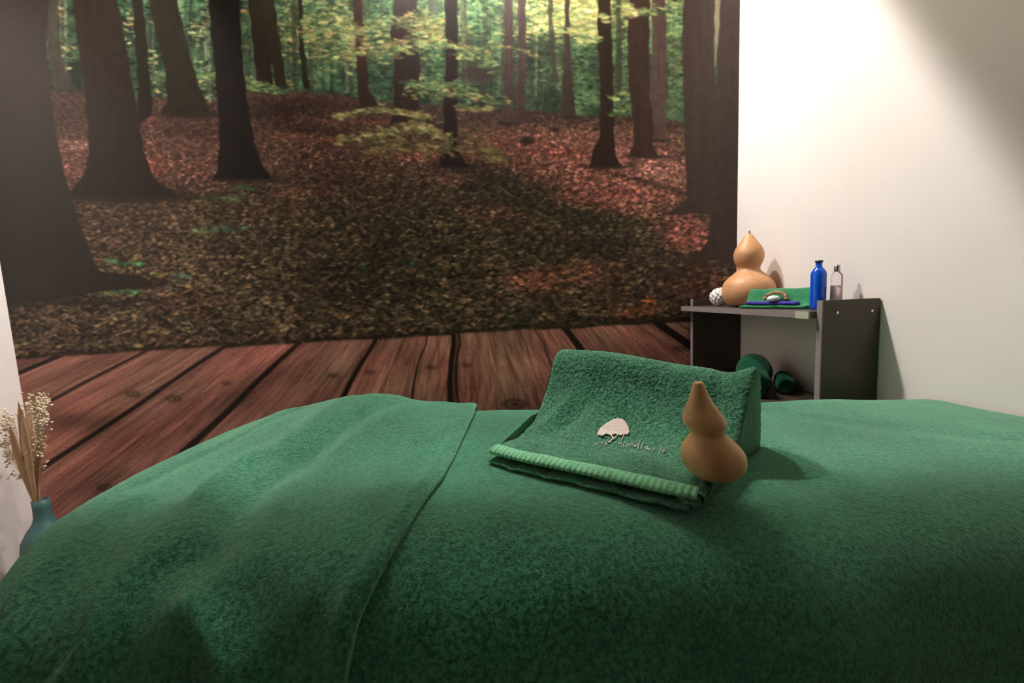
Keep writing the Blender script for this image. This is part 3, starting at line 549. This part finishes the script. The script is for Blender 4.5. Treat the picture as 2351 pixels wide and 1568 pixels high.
endv = [[bm.verts[i*nt+k] for k in range(nt)] for i in (0, nu-1)]
for vs_ in endv:
    c = sum((v.co for v in vs_), Vector())/nt
    ring = vs_
    for q in (.6, .25):
        nr = [bm.verts.new(c.lerp(v.co, q)) for v in vs_]
        for k in range(nt): bm.faces.new((ring[k], ring[(k+1) % nt], nr[(k+1) % nt], nr[k]))
        ring = nr
    bm.faces.new(ring)
bmesh.ops.recalc_face_normals(bm, faces=bm.faces[:]); bm.to_mesh(bmv); bm.free(); bmv.polygons.foreach_set('use_smooth', [True]*len(bmv.polygons)); loc(body, tw)
# woven hem band over the front edge, and the lower layer beneath the dark opening
hb = resample(cr([(.006, .0160), (-.0045, .0164), (-.0062, .0188), (-.0045, .0225), (.002, .0256), (.012, .0266), (.019, .0258), (.0205, .0244)], 90), .0011); nh = len(hb); us2 = np.linspace(0, .985, 420)
Uh = np.broadcast_to(us2[:, None], (420, nh)); rib = .0010*np.sin(Uh*2*math.pi*38+np.linspace(0, 1.5, nh)[None])*(np.sin(np.linspace(0, math.pi, nh))[None])
Hh_ = hb[:, 1][None]+rib; P = towel_pt(Uh, np.broadcast_to(hb[:, 0], Uh.shape), Hh_); o = fromgrid(P, M_band, 'hem_band', flip=False); loc(o, tw)
ll = resample(cr([(.06, .0005), (.0, .0005), (-.010, .0015), (-.012, .0040), (-.009, .0062), (.02, .007), (.06, .007)], 90), .002); nl_ = len(ll); Ul = np.broadcast_to(np.linspace(.004, .96, 160)[:, None], (160, nl_))
wv = .0022*np.sin(Ul*31)+.0012*np.sin(Ul*67+1); P = towel_pt(Ul, ll[:, 0][None]+wv*.6, np.maximum(ll[:, 1][None]+np.where(ll[:, 1] > .003, 1, 0)[None]*wv*.5, .0004)); o = fromgrid(P, M_towel, 'lower_layer', wrap_v=True); loc(o, tw)
# fine piped line at the right hand fold
o = tube('side_fold', towel_pt(np.full(30, .987), np.linspace(.0, .10, 30), np.full(30, .017)+.004*np.sin(np.linspace(0, 3, 30))), .0075, M_towel, None, 12); loc(o, tw)
# embroidery: map print positions to the cloth
gu, gv = np.meshgrid(np.linspace(0, 1, 500), np.linspace(.006, .24, 500), indexing='ij')
top = np.array([q for q in TP if q[1] >= .02 and q[0] < .253]); gh = np.interp(gv, top[:, 0], top[:, 1]); GP = towel_pt(gu, gv, gh); gpx, gpy = proj(GP)
def cloth(px, py, lift=.0016):
    out = []
    for x, y in zip(np.atleast_1d(px), np.atleast_1d(py)):
        k = np.argmin((gpx-x)**2+(gpy-y)**2); i, j = np.unravel_index(k, gpx.shape); p = GP[i, j]; i = min(max(i, 1), 498); j = min(max(j, 1), 498)
        n_ = np.cross(GP[i+1, j]-GP[i-1, j], GP[i, j+1]-GP[i, j-1]); n_ /= np.linalg.norm(n_)
        # small correction inside the cell along the sight line
        ex, ey = x-gpx[i, j], y-gpy[i, j]; a = np.array([[gpx[i+1, j]-gpx[i-1, j], gpx[i, j+1]-gpx[i, j-1]], [gpy[i+1, j]-gpy[i-1, j], gpy[i, j+1]-gpy[i, j-1]]])/2
        s = np.linalg.solve(a, [ex, ey]); p = GP[i, j]+(GP[i+1, j]-GP[i-1, j])/2*s[0]+(GP[i, j+1]-GP[i, j-1])/2*s[1]; out.append(p+n_*lift)
    return np.array(out)
crown = np.array([(1372, 1001), (1373, 993), (1378, 986), (1384, 980), (1392, 973), (1400, 969), (1409, 964), (1419, 962), (1429, 963), (1436, 969), (1440, 977), (1444, 985), (1445, 993), (1442, 999), (1434, 999), (1424, 1001), (1412, 998), (1402, 1001), (1392, 998), (1383, 1002)], float)
def emb(poly, name):
    st = 1.5; xs = np.arange(poly[:, 0].min(), poly[:, 0].max()+st, st); ys = np.arange(poly[:, 1].min(), poly[:, 1].max()+st, st); ok = {}
    def inside(x, y):
        c = False
        for (ax_, ay), (bx, by) in zip(poly, np.roll(poly, -1, 0)):
            if (ay > y) != (by > y) and x < (bx-ax_)*(y-ay)/(by-ay)+ax_: c = not c
        return c
    vid = {}; v = []; f = []
    def vert(i, j):
        if (i, j) not in vid: vid[i, j] = len(v); v.append(cloth(xs[i], ys[j], .0014+.0003*((i+j) % 2))[0])
        return vid[i, j]
    for i in range(len(xs)-1):
        for j in range(len(ys)-1):
            if inside(xs[i]+st/2, ys[j]+st/2): f.append((vert(i, j), vert(i+1, j), vert(i+1, j+1), vert(i, j+1)))
    o = mesh(name, v, f, M_thread); s = o.modifiers.new('thick', 'SOLIDIFY'); s.thickness = .0012; s.offset = 0; return o
emb_ = emb(crown, 'embroidered_tree'); loc(emb_, tw)
def stitch(pts, r, parent, name='stitching', n=8):
    p = cr(pts, n) if len(pts) > 2 else np.array(pts, float); o = tube(name, cloth(p[:, 0], p[:, 1], .0015), r, M_thread, None, 6); return o
def join(objs, name):
    vs_, fs = [], []; b = 0
    for o in objs:
        vs_ += [tuple(v.co) for v in o.data.vertices]; fs += [tuple(i+b for i in p.vertices) for p in o.data.polygons]; b += len(o.data.vertices); me = o.data; m = me.materials[0]; bpy.data.objects.remove(o); bpy.data.meshes.remove(me)
    return mesh(name, vs_, fs, m)
tr = [stitch([(1402, 998), (1407, 1007), (1404, 1012), (1396, 1018)], .0014, 0), stitch([(1420, 998), (1413, 1006), (1405, 1011)], .0010, 0), stitch([(1433, 999), (1430, 1006), (1426, 1014)], .0007, 0), stitch([(1396, 1018), (1404, 1016)], .0008, 0)]
loc(join(tr, 'embroidered_trunk'), tw)
g4 = np.random.default_rng(4); strokes = []
strokes.append([(1306, 999), (1302, 1003), (1305, 1006)]); strokes.append([(1366, 1018), (1373, 1018), (1368, 1023), (1374, 1024)])
for k, (x, y) in enumerate(((1382, 1019), (1390, 1021), (1424, 1019), (1432, 1022), (1440, 1025), (1449, 1022), (1457, 1026), (1466, 1023), (1474, 1025), (1484, 1030), (1488, 1033), (1500, 1034), (1516, 1034), (1523, 1037))):
    h = (4, 3, 8, 5, 4, 7, 4, 9, 8, 8, 9, 3, 7, 6)[k]; kind = k % 4
    if kind == 0: strokes.append([(x-3, y+h), (x, y), (x+3, y-h), (x+4, y-h+1)])
    elif kind == 1: strokes.append([(x-3, y), (x, y-3), (x+3, y-1), (x, y+3), (x-3, y+1)])
    elif kind == 2: strokes.append([(x-4, y+3), (x-1, y-3), (x+1, y+3), (x+4, y-3)])
    else: strokes.append([(x-2, y+h), (x+2, y-h)])
strokes.append([(1375, 1026), (1395, 1029), (1418, 1033), (1440, 1038), (1465, 1041), (1490, 1046)])
strokes.append([(1287, 1018), (1300, 1019), (1322, 1018)])
loc(join([stitch(s, .00055 if i < len(strokes)-2 else .00022, 0) for i, s in enumerate(strokes)], 'embroidered_script'), tw)['kind'] = 'stuff'

# ------------------------------------------------------------------ gourd on the towel
gb = at(1641, 1098, 2, ZB+.027); sc_ = gb[1]/1000
def gourd(name, rows, base, cxs, m, label, seg=56, wob=0.):
    z = [(rows[0][0]-y)*1. for y, r in rows]
    pr = cr([(r, zz) for (y, r), zz in zip(rows, z)], 90); pr[:, 0] = np.maximum(pr[:, 0], .0)
    s = base[1]/1000; pr = pr*s; cz = np.array([(rows[0][0]-y)*s for y, x in cxs]); cxv = np.array([(x-cxs[0][1])*s for y, x in cxs]); o_ = np.argsort(cz); fz = np.linspace(cz.min(), cz.max(), 80); fx_ = np.polyval(np.polyfit(cz[o_], cxv[o_], min(3, len(cz)-1)), fz)
    return lathe(name, pr, m, None, seg, lambda zz: (float(np.interp(zz, fz, fx_)), 0.), base)
g1 = gourd('bottle_gourd', [(1098, 0), (1097, 26), (1091, 44), (1079, 60), (1063, 70), (1045, 73), (1028, 70), (1012, 61), (999, 50), (989, 41.5), (981, 38.5), (972, 42), (960, 48), (946, 47.5), (930, 40), (915, 32), (900, 25), (885, 19), (870, 14.5), (861, 11), (858, 6), (857.5, 0)], gb, [(1098, 1641), (1045, 1637), (1000, 1627), (950, 1613), (905, 1605), (857, 1600)], M_gourd, '')
tag(g1, 'golden brown bottle gourd standing at the right front of the hand towel', 'gourd')

# ------------------------------------------------------------------ side unit by the right wall
ST, PT, CT = .994, 1.026, .690
cab = box('low_cabinet', (.76, 1.205, FZ), (1.098, 1.985, CT), M_board, None, .002); tag(cab, 'low dark brown cabinet standing by the white wall beneath the shelf unit', 'cabinet')
un = empty('shelf_unit', (.95, 1.6, CT)); tag(un, 'open dark brown shelf unit with grey edges, in the corner by the mural', 'shelf')
def panel(x0, x1, y0, y1, name):
    p = loc(box(name, (x0+.003, y0, CT+.001), (x1, y1, PT), M_board, None, .0008), un)
    e = box('edge_strip', (x0, y0, CT+.001), (x0+.0035, y1, PT), M_edge, None, .0006); e.parent = p; return p
pn = panel(.926, 1.097, 1.226, 1.248, 'side_panel'); pf = panel(.876, 1.097, 1.955, 1.977, 'side_panel')
for px_, py_ in ((1922, 718), (2002, 714)):
    c = at(px_, py_, 1, 1.226); s = lathe('screw', [(0, .0), (.0045, .0002), (.0048, .0012), (.003, .0022), (0, .0024)], M_metal, None, 20); me = s.data
    s.rotation_euler = (math.pi/2, 0, 0); s.location = (c[0], 1.226, c[2]); s.parent = pn
bp_ = [(.842, 1.993), (.905, 1.2486), (1.097, 1.2486), (1.097, 1.993)]
board = loc(prism('shelf_board', bp_, ST-.020, ST, M_boardtop, None, .0006), un)
e = prism('edge_strip', [(.839, 1.993), (.902, 1.2486), (.9055, 1.2486), (.8425, 1.993)], ST-.020, ST+.0004, M_edge, None, .0005); e.parent = board
e = prism('end_cap', [(.8975, 1.300), (.9018, 1.248), (.9065, 1.248), (.9022, 1.300)], ST-.0215, ST+.0008, M_clear, None, .0008); e.parent = board

# things on the shelf
gb2 = np.array([1.002, 1.73, ST])
g2 = gourd('bottle_gourd', [(702, 0), (701, 28), (696, 44), (684, 53), (668, 56.5), (652, 54), (640, 47), (630, 36), (622, 27), (616, 23.5), (610, 24.5), (600, 29), (589, 31.5), (578, 31), (566, 26), (556, 19), (547, 13), (541, 8.5), (537, 5), (536, 0)], gb2, [(702, 1728), (536, 1727)], M_gourd2, '')
tag(g2, 'big pale bottle gourd with a narrow top on the shelf in the corner', 'gourd')
st_ = tube('stem', [(gb2[0], gb2[1], ST+.281), (gb2[0]+.001, gb2[1], ST+.289), (gb2[0]-.001, gb2[1], ST+.298)], [.006, .004, .0035], M_stem, None, 10); st_.parent = g2
# white knobbly ball with a sprig
bc = at(1652, 681, 1, 1.865); r0 = .038; bc = np.array([bc[0], 1.865, ST+r0+.001])
t_b = empty('white_ball_ornament', (bc[0], bc[1], ST)); tag(t_b, 'small white ball of petals with a green sprig beside the big gourd', 'ornament')
bm = bmesh.new(); bmesh.ops.create_icosphere(bm, subdivisions=5, radius=r0)
cs = []; 
for k in range(70):
    zz = 1-2*(k+.5)/70; a = k*2.39996; rr = math.sqrt(1-zz*zz); cs.append(Vector((rr*math.cos(a), rr*math.sin(a), zz)))
for v in bm.verts:
    n_ = v.co.normalized(); d = sorted((n_-c).length for c in cs)[:2]; v.co = v.co*(.93+.13*max(0, 1-(d[0]/.24)**2)-.10*mnoise.noise(n_*7))+Vector((bc[0], bc[1], bc[2]))
me = bpy.data.meshes.new('petal_ball'); bm.to_mesh(me); bm.free(); loc(link('petal_ball', me, M_white), t_b)
for k, (dx_, dz_) in enumerate(((.030, .010), (.040, -.002), (.034, -.018), (.022, .022))):
    p0 = np.array([bc[0]+.026, bc[1]-.022, bc[2]-.01]); p1 = p0+np.array([dx_*.55, -.014, dz_*1.1]); o = tube('leaf', cr([p0, (p0+p1)/2+[0, -.006, .004], p1], 10), [.001, .004, .0065, .0075, .0075, .007, .006, .0045, .003, .0008], M_leafg, None, 8, .25); loc(o, t_b)
# folded cloth, towards the front of the shelf
sO = np.array([.886, 1.585]); sU = np.array([.995-.886, 1.392-1.585]); sL = np.linalg.norm(sU); sU /= sL; sV = np.array([-sU[1], sU[0]])
def flat_cloth(name, pr, m, u0, u1, label, z0, wav=.001, parent=None, n=40):
    pr = resample(cr(pr, 200), .003); k = len(pr); u = np.linspace(u0, u1, n)[:, None]; v = np.broadcast_to(pr[:, 0], (n, k)); h = pr[:, 1][None]*(1+0*u)+wav*np.sin(u*60+v*20)*(pr[:, 1] > .004)[None]
    e = np.clip(np.minimum(u-u0, u1-u)/.008, 0, 1); h = h*(.75+.25*np.sqrt(e))
    P = np.stack([sO[0]+sU[0]*u+sV[0]*v, sO[1]+sU[1]*u+sV[1]*v, z0+h], -1); o = fromgrid(P, m, name, wrap_v=True); me = o.data
    bm = bmesh.new(); bm.from_mesh(me); bm.verts.ensure_lookup_table()
    for i in (0, n-1): bm.faces.new([bm.verts[i*k+q] for q in range(k)])
    bmesh.ops.recalc_face_normals(bm, faces=bm.faces[:]); bm.to_mesh(me); bm.free(); me.polygons.foreach_set('use_smooth', [True]*len(me.polygons)); return o
o = flat_cloth('folded_cloth', [(.0, .0005), (-.003, .005), (0, .0105), (.02, .012), (.032, .014), (.041, .026), (.049, .048), (.056, .064), (.062, .068), (.067, .062), (.070, .04), (.072, .015), (.071, .0005), (.04, .0005), (.01, .0005)], M_shelftowel, 0, sL, '', ST+.0005)
tag(o, 'small green cloth folded with a raised back, on the shelf behind the purple cloth', 'cloth')
o = flat_cloth('folded_cloth', [(.002, .0005), (-.001, .005), (.003, .0095), (.02, .0115), (.028, .0105), (.031, .005), (.029, .0005), (.015, .0005)], M_purple, .018, sL-.030, '', ST+.0135, .0008)
tag(o, 'thin purple cloth lying folded on the green cloth on the shelf', 'cloth')
wc = np.array([*(sO+sU*sL*.52+sV*.020), ST+.0255])
ring = [wc+np.array([sU[0]*.037*math.cos(a), sU[1]*.037*math.cos(a), .026*math.sin(a)])+np.array([sV[0]*.010*math.sin(a), sV[1]*.010*math.sin(a), .004]) for a in np.linspace(0, math.pi, 30)]
o = tube('twig_arch', ring, .0058+.0014*np.sin(np.arange(30)*1.7), M_twig, None, 10); tag(o, 'brown twig arch standing on the purple cloth around a pale stone', 'ornament')
sp = lathe('pale_stone', [(0, 0), (.016, .001), (.021, .006), (.020, .012), (.013, .018), (0, .020)], M_soap, None, 28, None, (wc[0]-sV[0]*.010, wc[1]-sV[1]*.010, wc[2]+.0005)); tag(sp, 'pale rounded stone inside the brown twig arch', 'stone')
# bottles
def bottle(name, x, y, prof_, m, capprof, cm, label):
    o = lathe(name, prof_, m, None, 36, None, (x, y, ST+.0005)); c = lathe('cap', capprof, cm, None, 28, None, (x, y, ST+.0005)); c.parent = o; tag(o, label, 'bottle'); return o
bb = bottle('glass_bottle', 1.006, 1.352, [(0, 0), (.018, 0), (.0212, .003), (.0218, .008), (.0218, .108), (.0205, .116), (.015, .125), (.0095, .131), (.0088, .140), (.0088, .146), (0, .146)], M_blue, [(.0, .1445), (.0102, .1445), (.0108, .147), (.0104, .1525), (0, .153)], M_cap, 'cobalt blue bottle with a dark cap, near the front of the shelf')
cb_ = bottle('glass_bottle', 1.045, 1.327, [(0, 0), (.0140, 0), (.0158, .002), (.0160, .006), (.0160, .098), (.0145, .106), (.0085, .112), (.0075, .116), (0, .116)], M_glass, [(0, .115), (.0078, .115), (.0082, .119), (.0078, .1335), (.006, .135), (0, .135)], M_silver, 'slim clear glass bottle with a silver cap, right of the blue bottle')
lq = lathe('lotion', [(0, .0035), (.0128, .0035), (.0136, .006), (.0136, .072), (0, .072)], M_liquid, None, 28, None, (1.045, 1.327, ST+.0005)); lq.parent = cb_
# rolled towels on the cabinet
def roll(p0, p1, radii, label, spiral=True):
    p0, p1 = np.array(p0, float), np.array(p1, float); n = 60; t = np.linspace(0, 1, n); r = np.interp(t, np.linspace(0, 1, len(radii)), radii); r = np.convolve(np.pad(r, 3, 'edge'), np.ones(7)/7, 'valid')
    c = p0+(p1-p0)*t[:, None]; d = (p1-p0)/np.linalg.norm(p1-p0); s = np.cross(d, [0, 0, 1]); s /= np.linalg.norm(s); seg = 56; P = np.zeros((n, seg, 3)); a = np.linspace(0, 2*math.pi, seg, endpoint=False)
    for i in range(n):
        e = min(i, n-1-i); rr = r[i]*(1-.16*(max(0, 1-e/4))**2)*(1+.02*np.sin(a*3+i*.05)); P[i] = c[i]+np.stack([s[0]*rr*np.cos(a), s[1]*rr*np.cos(a), r[i]+rr*np.sin(a)], -1)
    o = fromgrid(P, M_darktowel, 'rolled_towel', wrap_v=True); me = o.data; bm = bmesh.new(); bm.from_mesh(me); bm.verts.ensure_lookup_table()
    for i in (0, n-1): bm.faces.new([bm.verts[i*seg+q] for q in range(seg)])
    bmesh.ops.recalc_face_normals(bm, faces=bm.faces[:]); bm.to_mesh(me); bm.free(); me.polygons.foreach_set('use_smooth', [True]*len(me.polygons))
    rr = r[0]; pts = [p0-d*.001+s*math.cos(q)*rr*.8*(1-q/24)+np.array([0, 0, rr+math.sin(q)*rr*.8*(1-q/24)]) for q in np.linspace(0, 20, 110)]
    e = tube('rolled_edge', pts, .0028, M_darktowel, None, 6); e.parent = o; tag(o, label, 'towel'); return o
roll((.868, 1.44, CT+.001), (.985, 1.66, CT+.001), [.046, .045, .042, .043, .054, .061, .062, .060], 'thick dark green rolled towel on the low cabinet, larger of the two')
roll((.990, 1.47, CT+.001), (1.064, 1.60, CT+.001), [.030, .031, .031, .030], 'thin dark green rolled towel on the low cabinet, on the right of the thick roll')

# ------------------------------------------------------------------ vase with dried flowers
vx, vy = -1.952, 1.80
vz = .312
o = lathe('floor_vase', [(0, FZ), (.055, FZ), (.066, FZ+.006), (.078, -.02), (.082, .10), (.076, .145), (.056, .185), (.036, .215), (.029, .240), (.0275, .275), (.0285, vz), (.0255, vz+.001), (.0245, .27), (.03, .22), (.02, .12), (0, .12)], M_vase, None, 48, None, (vx, vy, 0)); tag(o, 'teal ceramic floor vase with a narrow neck behind the foot end of the table', 'vase')
bq = empty('dried_bouquet', (vx, vy, .125)); tag(bq, 'bunch of dried leaves and tiny cream blossoms in the teal vase', 'dried flowers')
def wp(px, py, y=vy): return at(px, py, 1, y)
mouth = np.array([vx, vy, vz-.06])
leaves_ = [((42, 921), 9, 15, 0, -.02, 0), ((63, 918), 10, 17, 0, .03, 1), ((22, 975), 8, 14, .3, -.05, 0), ((50, 950), 8, 13, .1, -.06, 1), ((88, 1010), 6, 11, 0, .0, 0), ((30, 1010), 6, 11, .2, .02, 1)]
for (tx_, ty_), w0, w1, k, dy_, mi in leaves_:
    tip = wp(tx_, ty_, vy+dy_); b0 = mouth+np.array([random.uniform(-.01, .01), dy_*.2, 0]); b1 = wp(88-(88-tx_)*.22, 1140, vy+dy_*.3); mid = (tip+b1)/2+np.array([-.012*k, 0, 0]); n = 26
    C_ = cr([b0, b1, mid, tip], n); q = np.linspace(0, 1, n); wd = np.interp(q, [0, .3, .5, .72, .9, 1], [.003, .007, w0*.0016, w1*.0014, w1*.0009, .0006])
    o = tube('dried_leaf', C_, wd, (M_dry, M_dry2)[mi], None, 10, .28, (0, 1, 0)); loc(o, bq)
clus = [((72, 925), 15, 9), ((95, 930), 15, 12), ((98, 960), 14, 14), ((92, 990), 16, 12), ((70, 950), 12, 8), ((84, 1030), 16, 12), ((88, 1065), 14, 10), ((14, 975), 14, 9), ((10, 1015), 18, 12), ((22, 1045), 16, 12), ((45, 1085), 13, 10), ((30, 960), 8, 5), ((104, 915), 8, 4), ((8, 950), 8, 4)]
icos = bmesh.new(); bmesh.ops.create_icosphere(icos, subdivisions=1, radius=1); iv = np.array([v.co for v in icos.verts]); if_ = [tuple(v.index for v in f.verts) for f in icos.faces]; icos.free()
g5 = np.random.default_rng(8)
for (cx_, cy_), spread, n in clus:
    dy_ = g5.uniform(-.05, .05); tip = wp(cx_, cy_, vy+dy_); b1 = wp(88-(88-cx_)*.20, 1138, vy+dy_*.2)
    C_ = cr([mouth, b1, (b1+tip)/2+[g5.normal(0, .006), 0, 0], tip], 14); s = tube('blossom_stem', C_, .0009, M_dry2, None, 5); loc(s, bq)
    vs_, fs_ = [], []
    for _ in range(int(n*3.2)):
        p = tip+np.array([g5.normal(0, spread*.5)*.0018, g5.normal(0, .012), g5.normal(0, spread*.8)*.0018]); r = g5.uniform(.0028, .0062); b = len(vs_)
        vs_ += [tuple(p+q*r*np.array([1, 1, g5.uniform(.7, 1.2)])) for q in iv]; fs_ += [tuple(i+b for i in f) for f in if_]
        j = C_[g5.integers(8, 14)]; d = p-j; nn_ = np.array([.0005, 0, 0]); b = len(vs_); vs_ += [tuple(j-nn_), tuple(j+nn_), tuple(p+nn_), tuple(p-nn_)]; fs_.append((b, b+1, b+2, b+3))
    o = mesh('blossoms', vs_, fs_, M_blos); o['kind'] = 'stuff'; o.parent = s
